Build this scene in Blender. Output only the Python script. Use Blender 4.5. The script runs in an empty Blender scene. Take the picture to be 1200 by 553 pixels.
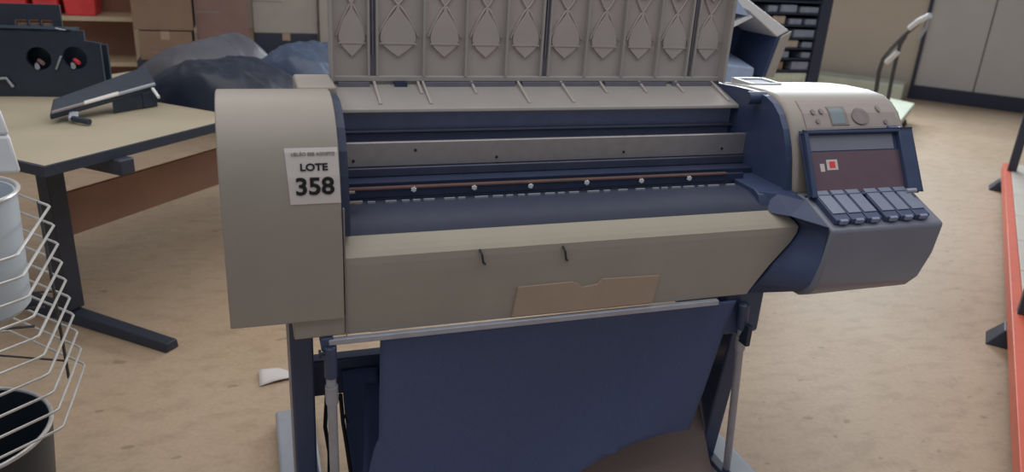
import bpy, bmesh, math, random
from mathutils import Vector, Matrix, noise
random.seed(4)
S = bpy.context.scene

# ------------------------------------------------------------------ camera
CAM = Vector((.065, -1.43, 1.46))
F = 900.0
RW = Matrix(((0.94818531, 0.06280863, -0.31144773),
             (-0.31275829, 0.35704464, -0.88017122),
             (0.0559184, 0.93197328, 0.3581884)))
cd = bpy.data.cameras.new('camera')
cam = bpy.data.objects.new('camera', cd)
S.collection.objects.link(cam)
cd.sensor_width = 36
cd.lens = 36 * F / 1200
cd.clip_start = .02
# the view looks along -Z of the camera; rows of RW give world X, Y, Z
q = RW.to_4x4()
cam.matrix_world = Matrix.Translation(CAM) @ q
S.camera = cam
cd.dof.use_dof = True
cd.dof.focus_distance = 1.85
cd.dof.aperture_fstop = 3.4

# ------------------------------------------------------------------ light
S.view_settings.view_transform = 'Standard'
S.view_settings.look = 'None'
S.view_settings.exposure = 0.0
S.view_settings.gamma = 1
S.view_settings.use_curve_mapping = False
w = bpy.data.worlds.new('world'); S.world = w; w.use_nodes = True
bg = w.node_tree.nodes['Background']
bg.inputs[0].default_value = (.80, .86, 1.0, 1)
bg.inputs[1].default_value = .24


def area(name, loc, target, sx, sy, power, col):
    l = bpy.data.lights.new(name, 'AREA'); l.shape = 'RECTANGLE'; l.size = sx; l.size_y = sy
    l.energy = power; l.color = col
    o = bpy.data.objects.new(name, l); S.collection.objects.link(o); o.location = loc
    d = Vector(target) - Vector(loc)
    o.rotation_euler = d.to_track_quat('-Z', 'Y').to_euler()
    return o


area('window_light', (5.4, 6.0, 2.6), (1.2, .8, .9), 4.5, 1.2, 260, (.84, .93, 1.0))
area('ceiling_light', (.9, .9, 3.4), (.9, .9, 0), 6, 5, 115, (1.0, .96, .92))

# ------------------------------------------------------------------ helpers
PI = math.pi


def at(px, py, x=None, y=None, z=None):
    r = RW @ Vector((px - 600, -(py - 276.5), -F))
    if x is not None: t = (x - CAM.x) / r.x
    elif y is not None: t = (y - CAM.y) / r.y
    else: t = (z - CAM.z) / r.z
    return CAM + r * t


def lin(c):
    return tuple(((v / 255) / 12.92 if v / 255 <= .04045 else ((v / 255 + .055) / 1.055) ** 2.4) for v in c) + (1,)


def mat(name, rgb, rough=.5, metal=0, var=.06, scale=30, spec=.5, bump=0, rgb2=None, coat=0):
    m = bpy.data.materials.new(name); m.use_nodes = True
    nt = m.node_tree; b = nt.nodes['Principled BSDF']
    b.inputs['Roughness'].default_value = rough
    b.inputs['Metallic'].default_value = metal
    b.inputs['Specular IOR Level'].default_value = spec
    b.inputs['Coat Weight'].default_value = coat
    tc = nt.nodes.new('ShaderNodeTexCoord')
    n = nt.nodes.new('ShaderNodeTexNoise'); n.inputs['Scale'].default_value = scale; n.inputs['Detail'].default_value = 5
    nt.links.new(tc.outputs['Object'], n.inputs['Vector'])
    r = nt.nodes.new('ShaderNodeValToRGB')
    c = lin(rgb)
    if rgb2: a, d = c, lin(rgb2)
    else:
        a = tuple(v * (1 - var) for v in c[:3]) + (1,); d = tuple(min(1, v * (1 + var)) for v in c[:3]) + (1,)
    r.color_ramp.elements[0].color = a; r.color_ramp.elements[0].position = .35
    r.color_ramp.elements[1].color = d; r.color_ramp.elements[1].position = .65
    nt.links.new(n.outputs['Fac'], r.inputs['Fac']); nt.links.new(r.outputs['Color'], b.inputs['Base Color'])
    if bump:
        bp = nt.nodes.new('ShaderNodeBump'); bp.inputs['Strength'].default_value = bump; bp.inputs['Distance'].default_value = .004
        nt.links.new(n.outputs['Fac'], bp.inputs['Height']); nt.links.new(bp.outputs['Normal'], b.inputs['Normal'])
    return m


M = dict(  # dark tones are lifted and bluish, haze is put into their colours
    cream=mat('cream_plastic', (164, 157, 147), .42, var=.03, scale=8),
    cream_top=mat('cream_toplit_plastic', (174, 167, 150), .42, var=.03, scale=8),  # creamier ledge tone, with its top light put into the colour
    flap=mat('flap_plastic', (178, 158, 140), .5, var=.03, scale=10),
    grey=mat('lid_grey_plastic', (184, 176, 172), .45, var=.04, scale=10),
    grey_light=mat('lip_grey_plastic', (172, 168, 164), .4, var=.04, scale=10),
    groove=mat('lid_groove', (120, 118, 130), .6),
    navy=mat('navy_plastic', (66, 80, 112), .38, var=.05),
    navy_dark=mat('dark_navy_plastic', (52, 62, 88), .5, var=.08),
    module=mat('module_plastic', (128, 132, 146), .3, var=.04, scale=6),
    platen=mat('platen_plastic', (56, 62, 84), .6, var=.05),
    guide=mat('guide_plastic', (136, 144, 176), .5, var=.05),
    cartlabel=mat('cartridge_grey', (128, 138, 160), .3, var=.04),
    metal=mat('brushed_aluminium', (176, 172, 172), .38, metal=.55, var=.05, scale=40),
    metal_dark=mat('dark_rail', (88, 92, 112), .35, metal=.4),
    copper=mat('copper_wire_strip', (150, 120, 110), .35, metal=.6),
    chrome=mat('steel_rod', (176, 180, 192), .35, metal=.2),
    white=mat('white_plastic', (228, 230, 232), .4, var=.02),
    paper=mat('sticker_paper', (214, 208, 204), .7, var=.02),
    ink=mat('printed_ink', (22, 22, 26), .7),
    ink_soft=mat('faded_ink', (140, 134, 132), .7),
    fabric=mat('navy_fabric', (84, 98, 138), .85, var=.1, scale=300, bump=.3),
    taupe=mat('taupe_sheet', (146, 130, 124), .9, var=.06, scale=300, bump=.2),
    leg=mat('navy_leg_metal', (66, 80, 112), .35, var=.04),
    foot=mat('grey_foot_cover', (160, 164, 172), .45, var=.03),
    black=mat('black_metal', (40, 50, 64), .4, var=.1),
    rubber=mat('black_cable', (26, 28, 36), .6),
    brownpanel=mat('brown_inner_panel', (112, 90, 100), .3, var=.04),
    lcd=mat('lcd_glass', (118, 136, 144), .2, var=.02),
    panelgrey=mat('control_panel', (164, 152, 148), .45, var=.02),
    button=mat('button_grey', (138, 128, 128), .5),
    red=mat('red_plastic', (232, 72, 76), .45, var=.08, scale=12),
    orange=mat('orange_steel', (226, 108, 82), .45, var=.05, scale=14),
    shelf=mat('white_shelf_board', (206, 198, 186), .55, var=.03, scale=8),
    wood=mat('brown_board', (150, 112, 94), .55, var=.08, scale=6),
    woodedge=mat('pale_wood_edge', (208, 190, 160), .5, var=.05),
    card=mat('cardboard', (140, 116, 98), .8, var=.06, scale=9),
    card2=mat('cardboard_rosy', (136, 110, 104), .8, var=.06, scale=9),
    cardlight=mat('pale_carton', (168, 162, 154), .7, var=.04, scale=9),
    tape=mat('carton_tape', (170, 150, 130), .4),
    desk=mat('beige_laminate', (182, 170, 146), .45, var=.04, scale=5),
    deskedge=mat('dark_desk_metal', (52, 58, 72), .5, var=.06),
    bag=mat('black_plastic_film', (26, 33, 50), .38, var=.15, scale=10, bump=.5),
    bag2=mat('sheen_tinted_film', (66, 80, 104), .36, var=.15, scale=10, bump=.5),  # dark film with its blue-grey sheen put into the base colour
    bag3=mat('clear_wrap_film', (84, 84, 90), .4, var=.12, scale=9, bump=.5),
    tub=mat('dark_tub_plastic', (42, 50, 60), .45, var=.06),
    wire=mat('wire_metal', (214, 212, 208), .3, metal=.35),
    wire_dark=mat('dark_wire_metal', (90, 92, 94), .4, metal=.6),
    bucket=mat('white_bucket_plastic', (196, 206, 214), .4, var=.03, scale=6),
    green=mat('pale_green_paint', (206, 212, 192), .6, var=.08, scale=5),
    rackitem=mat('grey_unit', (138, 146, 162), .5, var=.1),
    rackcream=mat('cream_unit', (180, 164, 146), .5, var=.1),
    sheet=mat('pale_blue_sheet', (170, 190, 222), .45, var=.05),
    wall=mat('beige_wall_paint', (206, 194, 178), .8, var=.02, scale=3),
    wallgrey=mat('grey_partition', (204, 200, 196), .6, var=.02, scale=3),
    skirting=mat('dark_skirting', (50, 56, 74), .5),
)


def floor_mat():
    m = bpy.data.materials.new('mottled_vinyl_floor'); m.use_nodes = True
    nt = m.node_tree; b = nt.nodes['Principled BSDF']; b.inputs['Roughness'].default_value = .55
    tc = nt.nodes.new('ShaderNodeTexCoord')
    def ramp(scale, det, c0, c1, p0, p1, stretch=(1, 1, 1)):
        mp = nt.nodes.new('ShaderNodeMapping'); mp.inputs['Scale'].default_value = stretch
        mp.inputs['Rotation'].default_value = (0, 0, .75)
        nt.links.new(tc.outputs['Object'], mp.inputs['Vector'])
        n = nt.nodes.new('ShaderNodeTexNoise'); n.inputs['Scale'].default_value = scale; n.inputs['Detail'].default_value = det
        nt.links.new(mp.outputs[0], n.inputs['Vector'])
        r = nt.nodes.new('ShaderNodeValToRGB')
        r.color_ramp.elements[0].position = p0; r.color_ramp.elements[1].position = p1
        r.color_ramp.elements[0].color = c0; r.color_ramp.elements[1].color = c1
        nt.links.new(n.outputs['Fac'], r.inputs['Fac']); return r
    base = ramp(1.3, 3, lin((182, 157, 130)), lin((191, 169, 143)), .35, .65)
    mott = ramp(9, 6, (.90, .885, .87, 1), (1.03, 1.03, 1.03, 1), .34, .52, (1, 2.0, 1))
    fine = ramp(60, 3, (.95, .95, .95, 1), (1.03, 1.03, 1.03, 1), .4, .6)
    spots = ramp(14, 1, (.72, .70, .68, 1), (1, 1, 1, 1), .24, .29, (1, 1.8, 1))
    last = base.outputs[0]
    for r in (mott, fine, spots):
        mx = nt.nodes.new('ShaderNodeMix'); mx.data_type = 'RGBA'; mx.blend_type = 'MULTIPLY'; mx.inputs[0].default_value = 1
        nt.links.new(last, mx.inputs[6]); nt.links.new(r.outputs[0], mx.inputs[7]); last = mx.outputs[2]
    nt.links.new(last, b.inputs['Base Color'])
    return m


class MB:
    """collects shapes into one mesh"""
    def __init__(s): s.v = []; s.f = []
    def add(s, vs, fs):
        n = len(s.v); s.v += [tuple(v) for v in vs]; s.f += [tuple(i + n for i in f) for f in fs]; return s
    def box(s, a, b, mtx=None):
        x0, y0, z0 = a; x1, y1, z1 = b
        vs = [Vector(p) for p in ((x0, y0, z0), (x1, y0, z0), (x1, y1, z0), (x0, y1, z0), (x0, y0, z1), (x1, y0, z1), (x1, y1, z1), (x0, y1, z1))]
        if mtx: vs = [mtx @ v for v in vs]
        return s.add(vs, [(0, 3, 2, 1), (4, 5, 6, 7), (0, 1, 5, 4), (1, 2, 6, 5), (2, 3, 7, 6), (3, 0, 4, 7)])
    def hull8(s, bottom, top):
        return s.add(list(bottom) + list(top), [(0, 3, 2, 1), (4, 5, 6, 7), (0, 1, 5, 4), (1, 2, 6, 5), (2, 3, 7, 6), (3, 0, 4, 7)])
    def bar(s, p, q_, w_, h_, up=(0, 0, 1)):
        p = Vector(p); q2 = Vector(q_); d = (q2 - p).normalized(); u = Vector(up)
        r = d.cross(u)
        if r.length < 1e-4: r = d.cross(Vector((1, 0, 0)))
        r.normalize(); u = r.cross(d).normalized(); r *= w_ / 2; u *= h_ / 2
        return s.hull8([p - r - u, p + r - u, p + r + u, p - r + u], [q2 - r - u, q2 + r - u, q2 + r + u, q2 - r + u])
    def tube(s, pts, r, n=8, closed=False):
        pts = [Vector(p) for p in pts]; rings = []; m = len(pts)
        prev = None
        for i, p in enumerate(pts):
            a = pts[(i - 1) % m] if (closed or i > 0) else p
            b = pts[(i + 1) % m] if (closed or i < m - 1) else p
            d = (b - a).normalized()
            if prev is None:
                u = d.cross(Vector((0, 0, 1)))
                if u.length < 1e-3: u = d.cross(Vector((1, 0, 0)))
            else: u = prev - d * prev.dot(d)
            u.normalize(); prev = u; v = d.cross(u)
            rr = r[i] if isinstance(r, (list, tuple)) else r
            rings.append([p + (u * math.cos(2 * PI * k / n) + v * math.sin(2 * PI * k / n)) * rr for k in range(n)])
        vs = [v for g in rings for v in g]; fs = []
        for i in range(m if closed else m - 1):
            for k in range(n):
                j = (i + 1) % m
                fs.append((i * n + k, i * n + (k + 1) % n, j * n + (k + 1) % n, j * n + k))
        if not closed: fs += [tuple(reversed(range(n))), tuple((m - 1) * n + k for k in range(n))]
        return s.add(vs, fs)
    def prism_x(s, prof, x0, x1):
        n = len(prof)
        vs = [(x0, y, z) for y, z in prof] + [(x1, y, z) for y, z in prof]
        fs = [tuple(range(n)), tuple(reversed(range(n, 2 * n)))]
        fs += [(i, n + i, n + (i + 1) % n, (i + 1) % n) for i in range(n)]
        return s.add(vs, fs)
    def prism_y(s, prof, y0, y1):
        n = len(prof)
        vs = [(x, y0, z) for x, z in prof] + [(x, y1, z) for x, z in prof]
        fs = [tuple(range(n)), tuple(reversed(range(n, 2 * n)))]
        fs += [(i, n + i, n + (i + 1) % n, (i + 1) % n) for i in range(n)]
        return s.add(vs, fs)
    def grid(s, fn, nu, nv):
        vs = [fn(i / nu, j / nv) for j in range(nv + 1) for i in range(nu + 1)]
        fs = [(j * (nu + 1) + i, j * (nu + 1) + i + 1, (j + 1) * (nu + 1) + i + 1, (j + 1) * (nu + 1) + i) for j in range(nv) for i in range(nu)]
        return s.add(vs, fs)
    def lathe(s, prof, c, n=40):
        vs = []; fs = []; m = len(prof)
        for r, z in prof:
            for k in range(n):
                vs.append((c[0] + r * math.cos(2 * PI * k / n), c[1] + r * math.sin(2 * PI * k / n), c[2] + z))
        for i in range(m - 1):
            for k in range(n):
                fs.append((i * n + k, i * n + (k + 1) % n, (i + 1) * n + (k + 1) % n, (i + 1) * n + k))
        return s.add(vs, fs)
    def build(s, name, m, parent=None, smooth=False, bevel=0, solid=0, origin=None):
        me = bpy.data.meshes.new(name)
        bm = bmesh.new()
        o3 = Vector(origin) if origin is not None else Vector((0, 0, 0))
        vs = [bm.verts.new(Vector(v) - o3) for v in s.v]
        for f in s.f:
            try: bm.faces.new([vs[i] for i in f])
            except ValueError: pass
        bmesh.ops.remove_doubles(bm, verts=bm.verts, dist=1e-6)
        bmesh.ops.recalc_face_normals(bm, faces=bm.faces)
        bm.to_mesh(me); bm.free()
        if smooth:
            for p in me.polygons: p.use_smooth = True
        me.materials.append(m)
        o = bpy.data.objects.new(name, me); S.collection.objects.link(o)
        o.location = o3
        if parent: o.parent = parent; o.matrix_parent_inverse = Matrix.Translation(-abs_loc(parent))
        if solid:
            k = o.modifiers.new('thickness', 'SOLIDIFY'); k.thickness = solid
        if bevel:
            k = o.modifiers.new('bevel', 'BEVEL'); k.width = bevel; k.segments = 3; k.limit_method = 'ANGLE'; k.angle_limit = .6
            k.use_clamp_overlap = True
        if smooth or bevel:
            bpy.context.view_layer.objects.active = o
            for p in me.polygons: p.use_smooth = True
            try: me.set_sharp_from_angle(angle=.6)
            except Exception: pass
        return o


def abs_loc(o):
    # meshes are built in world coordinates, so only an Empty moves its children
    return Vector(o.location) if o.type == 'EMPTY' else Vector((0, 0, 0))


# every child mesh keeps world coordinates: the parent's translation is undone once in the parent inverse
def thing(name, loc, label, cat, group=None):
    o = bpy.data.objects.new(name, None); S.collection.objects.link(o); o.location = loc
    o.empty_display_size = .05
    o['label'] = label; o['category'] = cat
    if group: o['group'] = group
    return o


def tag(o, label, cat, group=None):
    o['label'] = label; o['category'] = cat
    if group: o['group'] = group
    return o


def struct(o): o['kind'] = 'structure'; return o


def text(name, body, size, m, mtx, parent, bold=0, squash=1, depth=.0004):
    c = bpy.data.curves.new(name, 'FONT'); c.body = body; c.size = size; c.align_x = 'CENTER'; c.align_y = 'CENTER'
    c.offset = bold; c.extrude = depth
    o = bpy.data.objects.new(name, c); S.collection.objects.link(o)
    dg = bpy.context.evaluated_depsgraph_get()
    me = bpy.data.meshes.new_from_object(o.evaluated_get(dg))
    bpy.data.objects.remove(o)
    t = mtx @ Matrix.Diagonal((squash, 1, 1, 1))
    for v in me.vertices: v.co = t @ v.co
    me.materials.clear(); me.materials.append(m)
    p = bpy.data.objects.new(name, me); S.collection.objects.link(p)
    p.parent = parent; p.matrix_parent_inverse = Matrix.Translation(-abs_loc(parent))
    return p


# ------------------------------------------------------------------ room
UR = Vector((.745, .667, 0)); VR = Vector((.667, -.745, 0))
WB = Vector((7.386, 5.62, 0))
fl = MB().box((-9, -6, -.05), (14, 14, 0)).build('floor', floor_mat()); struct(fl)


def wallbox(name, p, q_, z0, z1, th, m, nrm):
    p = Vector(p); q2 = Vector(q_); n = Vector(nrm) * th
    b = [p, q2, q2 + n, p + n]
    o = MB().hull8([v + Vector((0, 0, z0)) for v in b], [v + Vector((0, 0, z1)) for v in b]).build(name, m)
    return struct(o)


corner = WB + UR * .0
wallbox('wall_back', WB - VR * 9, WB + VR * 0, 0, 2.9, .12, M['wall'], UR)
wallbox('wall_partition', WB + VR * .0, WB + VR * 7, 0, 2.9, .12, M['wallgrey'], UR)
wallbox('baseboard_partition', WB - UR * .02 , WB - UR * .02 + VR * 7, 0, .16, .02, M['skirting'], UR)
wallbox('trim_1', WB - UR * .03 - VR * .02, WB - UR * .03 + VR * .02, 0, 2.9, .03, M['skirting'], UR)
for i, d in enumerate((.62, 1.32, 2.0)):
    wallbox('trim_%d' % (i + 2), WB - UR * .006 + VR * d, WB - UR * .006 + VR * (d + .010), .16, 2.9, .008, M['skirting'], UR)
wl0 = WB - VR * 9
wallbox('wall_left', wl0 - UR * 12, wl0, 0, 2.9, -.12, M['wall'], VR)

# ------------------------------------------------------------------ the plotter
P = thing('large_format_printer', (.85, .25, 0), 'cream and navy wide-format inkjet printer with lid raised, standing on navy legs', 'printer')


def prt(mb, name, m, **k): return mb.build(name, m, k.pop('parent', P), **k)


profL = [(-.012, .726), (-.012, .88), (-.004, .96), (.006, 1.02), (.022, 1.068), (.048, 1.108), (.078, 1.134), (.11, 1.150), (.15, 1.157), (.20, 1.153), (.30, 1.134), (.45, 1.10), (.53, 1.06), (.53, .726)]
lc = prt(MB().prism_x(profL, 0, .218), 'left_cover', M['cream'], bevel=.003)
prt(MB().box((.160, .26, 1.11), (.243, .42, 1.146)), 'hinge_block', M['cream'], parent=P, bevel=.006)
prt(MB().box((.118, -.004, .684), (.221, .5, .732)), 'left_skirt', M['cream'], bevel=.004)
# inner cheek of the left cover
profI = [(-.002, .90), (.002, .96), (.012, 1.02), (.028, 1.066), (.056, 1.106), (.09, 1.132), (.13, 1.145), (.20, 1.145), (.40, 1.105), (.45, 1.08), (.45, .9)]
prt(MB().prism_x([(y + .012, z - .004) for y, z in profI], .219, .236), 'left_inner_cheek', M['navy_dark'])
# chassis and interior
prt(MB().box((.222, .10, .69), (1.30, .50, .87)).box((.222, .44, .90), (1.32, .50, 1.07)), 'chassis', M['navy_dark'])

# front panel with the rounded right end
lv = [(.684, 1.19, 0.0), (.72, 1.212, -.002), (.76, 1.240, -.003), (.79, 1.266, -.003), (.815, 1.288, -.003), (.838, 1.302, -.002), (.853, 1.305, 0), (.862, 1.300, .008), (.872, 1.288, .018), (.882, 1.262, .029), (.888, 1.225, .036)]
fp = MB()
lo = [l for l in lv if l[0] <= .853]; hi = [l for l in lv if l[0] >= .853]
def strip(levels):
    mb = MB(); n = len(levels)
    vs = []
    for z, xr, y in levels: vs += [(.224, y, z), (xr, y, z), (xr, .10, z), (.224, .10, z)]
    fs = []
    for i in range(n - 1):
        a = i * 4; b = a + 4
        fs += [(a, a + 1, b + 1, b), (a + 1, a + 2, b + 2, b + 1), (a + 2, a + 3, b + 3, b + 2), (a + 3, a, b, b + 3)]
    fs += [(0, 3, 2, 1), ((n - 1) * 4, (n - 1) * 4 + 1, (n - 1) * 4 + 2, (n - 1) * 4 + 3)]
    return mb.add(vs, fs)
prt(strip(lo), 'front_panel', M['cream'])
prt(strip(hi), 'output_ledge', M['cream_top'])
prt(MB().prism_y([(.58, .690), (.925, .690), (.935, .758), (.79, .762), (.78, .750), (.745, .746), (.73, .757), (.718, .761), (.59, .760)], -.008, 0), 'access_flap', M['flap'])
prt(MB().box((.2205, -.006, .684), (.2235, -.0005, .96)), 'panel_seam', M['ink_soft'])
for px, py in ((565, 303), (662, 299)):
    a = at(px, py, y=-.006)
    prt(MB().tube([a + Vector((-.005, .004, .02)), a + Vector((-.002, -.004, .012)), a + Vector((.002, -.004, -.008)), a + Vector((.008, .002, -.014))], .0025), 'media_hook', M['black'])
# platen
plat = [(.034, .886), (.044, .900), (.060, .911), (.085, .918), (.115, .920), (.17, .918), (.17, .87), (.034, .87)]
prt(MB().prism_x(plat, .236, 1.30), 'platen', M['platen'], smooth=True)
x = .26
while x < 1.2:
    wd = random.choice((.016, .024, .03)); prt(MB().box((x, .134, .9185), (x + wd, .139, .9235)), 'platen_rib', M['foot']); x += wd + random.choice((.008, .012, .022))
prt(MB().box((.236, .158, .925), (1.24, .168, .9436)), 'roller_guard', M['navy_dark'])
prt(MB().box((.236, .154, .9436), (1.19, .168, .9466)), 'encoder_strip', M['copper'])
for px, py in ((485, 222), (556, 220), (622, 218), (688, 214), (752, 212), (808, 209)):
    a = at(px, py, y=.148)
    n = 8; vs = []
    mb = MB()
    ring = []
    for k in range(16):
        r = .0062 if k % 2 else .0038
        ring.append((a.x + r * math.cos(2 * PI * k / 16), a.z + r * math.sin(2 * PI * k / 16)))
    mb.prism_y(ring, .146, .152)
    prt(mb, 'star_wheel', M['white'])
for py, ln in ((226, .02), (238, .035)):
    a = at(402, py, y=.09)
    prt(MB().box((.236, .088, a.z - .002), (.236 + ln, .094, a.z + .002)), 'edge_guide', M['cream'])
# beam
prt(MB().box((.238, .25, .966), (1.315, .262, 1.023)), 'carriage_beam', M['metal'], bevel=.003)
prt(MB().box((.238, .243, .944), (1.30, .30, .9655)), 'beam_ledge', M['metal_dark'], bevel=.003)
prt(MB().box((.238, .20, .90), (1.30, .30, .944)), 'beam_underside', M['navy_dark'])
for px, py in ((487, 176), (582, 184), (731, 178), (414, 189), (846, 174)):
    a = at(px, py, y=.249)
    prt(MB().tube([(a.x, .2485, a.z), (a.x, .252, a.z)], .0035, 10), 'beam_screw', M['black'])
prt(MB().box((.24, .335, 1.0), (1.31, .44, 1.085)), 'rear_guide', M['guide'])
prt(MB().tube([(.24, .322, 1.03), (1.31, .322, 1.03)], .006), 'guide_rod', M['metal_dark'], smooth=True)
for px, py, s_ in ((520, 139, .004), (603, 145, .0055)):
    a = at(px, py, y=.345)
    prt(MB().box((a.x - s_, .342, a.z - s_ * .8), (a.x + s_, .349, a.z + s_ * .8)), 'rail_clip', M['white'], bevel=.001)
a = at(621, 148, y=.345)
prt(MB().box((a.x - .014, .338, a.z - .02), (a.x + .014, .350, a.z + .012)), 'belt_tensioner', M['metal_dark'], bevel=.004)

# rear lip under the lid
lip = [(.300, 1.078), (.302, 1.0875), (.425, 1.122), (.47, 1.122), (.47, 1.11), (.44, 1.11), (.32, 1.078)]
lp = prt(MB().prism_x(lip, .244, 1.335), 'rear_lip', M['grey_light'], bevel=.003)
def lipz(y): return 1.0875 + (y - .302) / (.123) * .0345
for x in (.344, .45, .462, .585, .707, .824, .935, 1.05, 1.16, 1.272):
    L = .32 if x in (.344, .462, .707, .824, 1.272) else .37
    prt(MB().hull8([(x, L, lipz(L) - .001), (x + .006, L, lipz(L) - .001), (x + .006, .424, lipz(.424) - .001), (x, .424, lipz(.424) - .001)],
                   [(x, L, lipz(L) + .0035), (x + .006, L, lipz(L) + .0035), (x + .006, .424, lipz(.424) + .010), (x, .424, lipz(.424) + .010)]), 'lip_rib', M['grey'], parent=lp)
xs = [.262, .335, .395, .425, .47, .70, .72, .93, .95, 1.13, 1.15, 1.27]
for i in range(0, 12, 2):
    prt(MB().box((xs[i], .408, 1.1168), (xs[i + 1], .424, 1.128)), 'lip_slot_shade', M['groove'] if i != 2 else M['navy_dark'], parent=lp)  # solid dark strips: shade of the recess under the lid, put in as colour

prt(MB().box((.246, .4245, 1.10), (1.304, .4315, 1.1275)), 'hinge_rail', M['grey_light'])
# the raised lid
lid = prt(MB().box((.246, .432, 1.128), (1.304, .452, 1.52)), 'lid', M['grey'], bevel=.004)
prt(MB().box((.244, .405, 1.128), (.252, .436, 1.52)).box((1.298, .40, 1.128), (1.308, .436, 1.52)).box((.244, .418, 1.1285), (1.308, .436, 1.141)).box((.244, .405, 1.51), (1.308, .436, 1.52)),
    'lid_frame', M['grey_light'], parent=lid, bevel=.002)
RX = [.250, .345, .467, .572, .676, .780, .891, .996, 1.098, 1.202, 1.302]
for i, x in enumerate(RX[1:-1]):
    dbl = i in (0, 4, 8)
    if dbl:
        prt(MB().box((x - .013, .418, 1.14), (x - .007, .433, 1.51)).box((x + .007, .418, 1.14), (x + .013, .433, 1.51)), 'lid_rib', M['grey_light'], parent=lid, bevel=.001)
        prt(MB().box((x - .007, .428, 1.14), (x + .007, .4335, 1.51)).box((x - .0015, .422, 1.19), (x + .0015, .43, 1.51)), 'lid_groove', M['groove'], parent=lid)
    else:
        prt(MB().box((x - .003, .416, 1.14), (x + .003, .433, 1.51)), 'lid_rib', M['grey_light'], parent=lid, bevel=.001)
# drop-shaped raised pads between crossing ribs
for i in range(10):
    x0 = RX[i] + .012; x1 = RX[i + 1] - .012; c = (x0 + x1) / 2; hw = (x1 - x0) / 2
    for k, zb in enumerate((1.186, 1.338)):
        def curve(z):   # half width of the pad at z
            t = (z - zb) / .118
            return hw * .88 * (math.sin(PI * min(1, t / .36) / 2) if t < .36 else math.cos(PI * (t - .36) / 1.28) ** 1.3)
        zs = [zb + .118 * t / 12 for t in range(13)]
        o1 = [(c - max(.0015, curve(z)), z) for z in zs] + [(c + max(.0015, curve(z)), z) for z in reversed(zs)]
        prt(MB().prism_y(o1, .426, .4325), 'lid_pad', M['grey'], parent=lid, bevel=.003)
    for k, zc in enumerate((1.306, 1.458)):
        mb = MB()
        for sg in (-1, 1):
            pts = [Vector((c + sg * hw * (1 - (1 - t) ** 1.0 * 1.0) , .430, zc - .072 * t ** 1.25)) for t in [j / 8 for j in range(9)]]
            mb.tube(pts, .003, 6)
            pts = [Vector((c + sg * hw * t, .430, zc + .072 * t ** 1.25)) for t in [j / 8 for j in range(9)]]
            if zc < 1.4: mb.tube(pts, .003, 6)
        prt(mb, 'lid_cross_rib', M['grey'], parent=lid, smooth=True)
    prt(MB().box((x0 + .004, .4245, 1.2155), (x1 - .004, .4275, 1.219)), 'lid_cross_bar', M['grey'], parent=lid)

# right housing
profR = [(.045, .915), (.055, .955), (.067, 1.0), (.08, 1.035), (.10, 1.072), (.125, 1.103), (.155, 1.124), (.19, 1.136), (.24, 1.139), (.32, 1.136), (.40, 1.128), (.5, 1.112), (.53, 1.08), (.53, .915)]
rc = prt(MB().prism_x(profR, 1.312, 1.662), 'right_cover', M['cream'], bevel=.012)
prt(MB().prism_x([(y + .008, z - .004) for y, z in profR], 1.294, 1.312), 'right_inner_cheek', M['navy'])
prt(MB().tube([(1.26, .225, 1.122), (1.312, .225, 1.122)], .016, 20), 'hinge_hub', M['navy'], smooth=True)
prt(MB().box((1.35, .34, 1.125), (1.43, .41, 1.1365)), 'top_recess', M['navy_dark'])
prt(MB().box((1.34, .33, 1.12), (1.35, .42, 1.140)).box((1.43, .33, 1.12), (1.44, .42, 1.140)).box((1.34, .41, 1.12), (1.44, .42, 1.140)).box((1.34, .33, 1.12), (1.44, .338, 1.1395)), 'recess_rim', M['white'], bevel=.002)


# control panel follows the curved front of the cover
def onprof(z, off=.0):
    for i in range(len(profR) - 1):
        (y0, z0), (y1, z1) = profR[i], profR[i + 1]
        if z0 <= z <= z1:
            t = (z - z0) / (z1 - z0); n = Vector((0, -(z1 - z0), (y1 - y0))).normalized()
            return Vector((0, y0 + t * (y1 - y0), z)) + n * off
def patch(x0, x1, z0, z1, th, name, m, parent, nu=6):
    mb = MB(); n = 10; vs = []
    for i in range(n + 1):
        z = z0 + (z1 - z0) * i / n
        a = onprof(z, .0); b = onprof(z, th)
        vs += [(x0, a.y, a.z), (x1, a.y, a.z), (x1, b.y, b.z), (x0, b.y, b.z)]
    fs = [(0, 1, 2, 3), (n * 4 + 3, n * 4 + 2, n * 4 + 1, n * 4)]
    for i in range(n):
        a = i * 4; b = a + 4
        fs += [(a, a + 1, b + 1, b), (a + 1, a + 2, b + 2, b + 1), (a + 2, a + 3, b + 3, b + 2), (a + 3, a, b, b + 3)]
    return mb.add(vs, fs).build(name, m, parent)
cp = patch(1.355, 1.640, 1.065, 1.1255, .0022, 'control_panel', M['panelgrey'], P)
patch(1.432, 1.485, 1.075, 1.113, .004, 'display_bezel', M['button'], cp)
patch(1.435, 1.475, 1.078, 1.110, .0046, 'display', M['lcd'], cp)
def btn(x, z, rx, rz, name='button'):
    mb = MB(); vs = []; n = 20
    for k in range(n):
        zz = z + rz * math.sin(2 * PI * k / n); a = onprof(zz, .002); vs.append((x + rx * math.cos(2 * PI * k / n), a.y, a.z))
    for k in range(n):
        zz = z + rz * math.sin(2 * PI * k / n); a = onprof(zz, .0055); vs.append((x + rx * math.cos(2 * PI * k / n), a.y, a.z))
    fs = [tuple(range(n)), tuple(range(2 * n - 1, n - 1, -1))] + [(k, (k + 1) % n, n + (k + 1) % n, n + k) for k in range(n)]
    return mb.add(vs, fs).build(name, M['button'], cp)
btn(1.525, 1.092, .026, .017, 'navigation_pad')
btn(1.385, 1.103, .006, .005); btn(1.41, 1.104, .006, .005); btn(1.392, 1.084, .006, .005); btn(1.59, 1.108, .006, .006); btn(1.60, 1.08, .006, .005)

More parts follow.
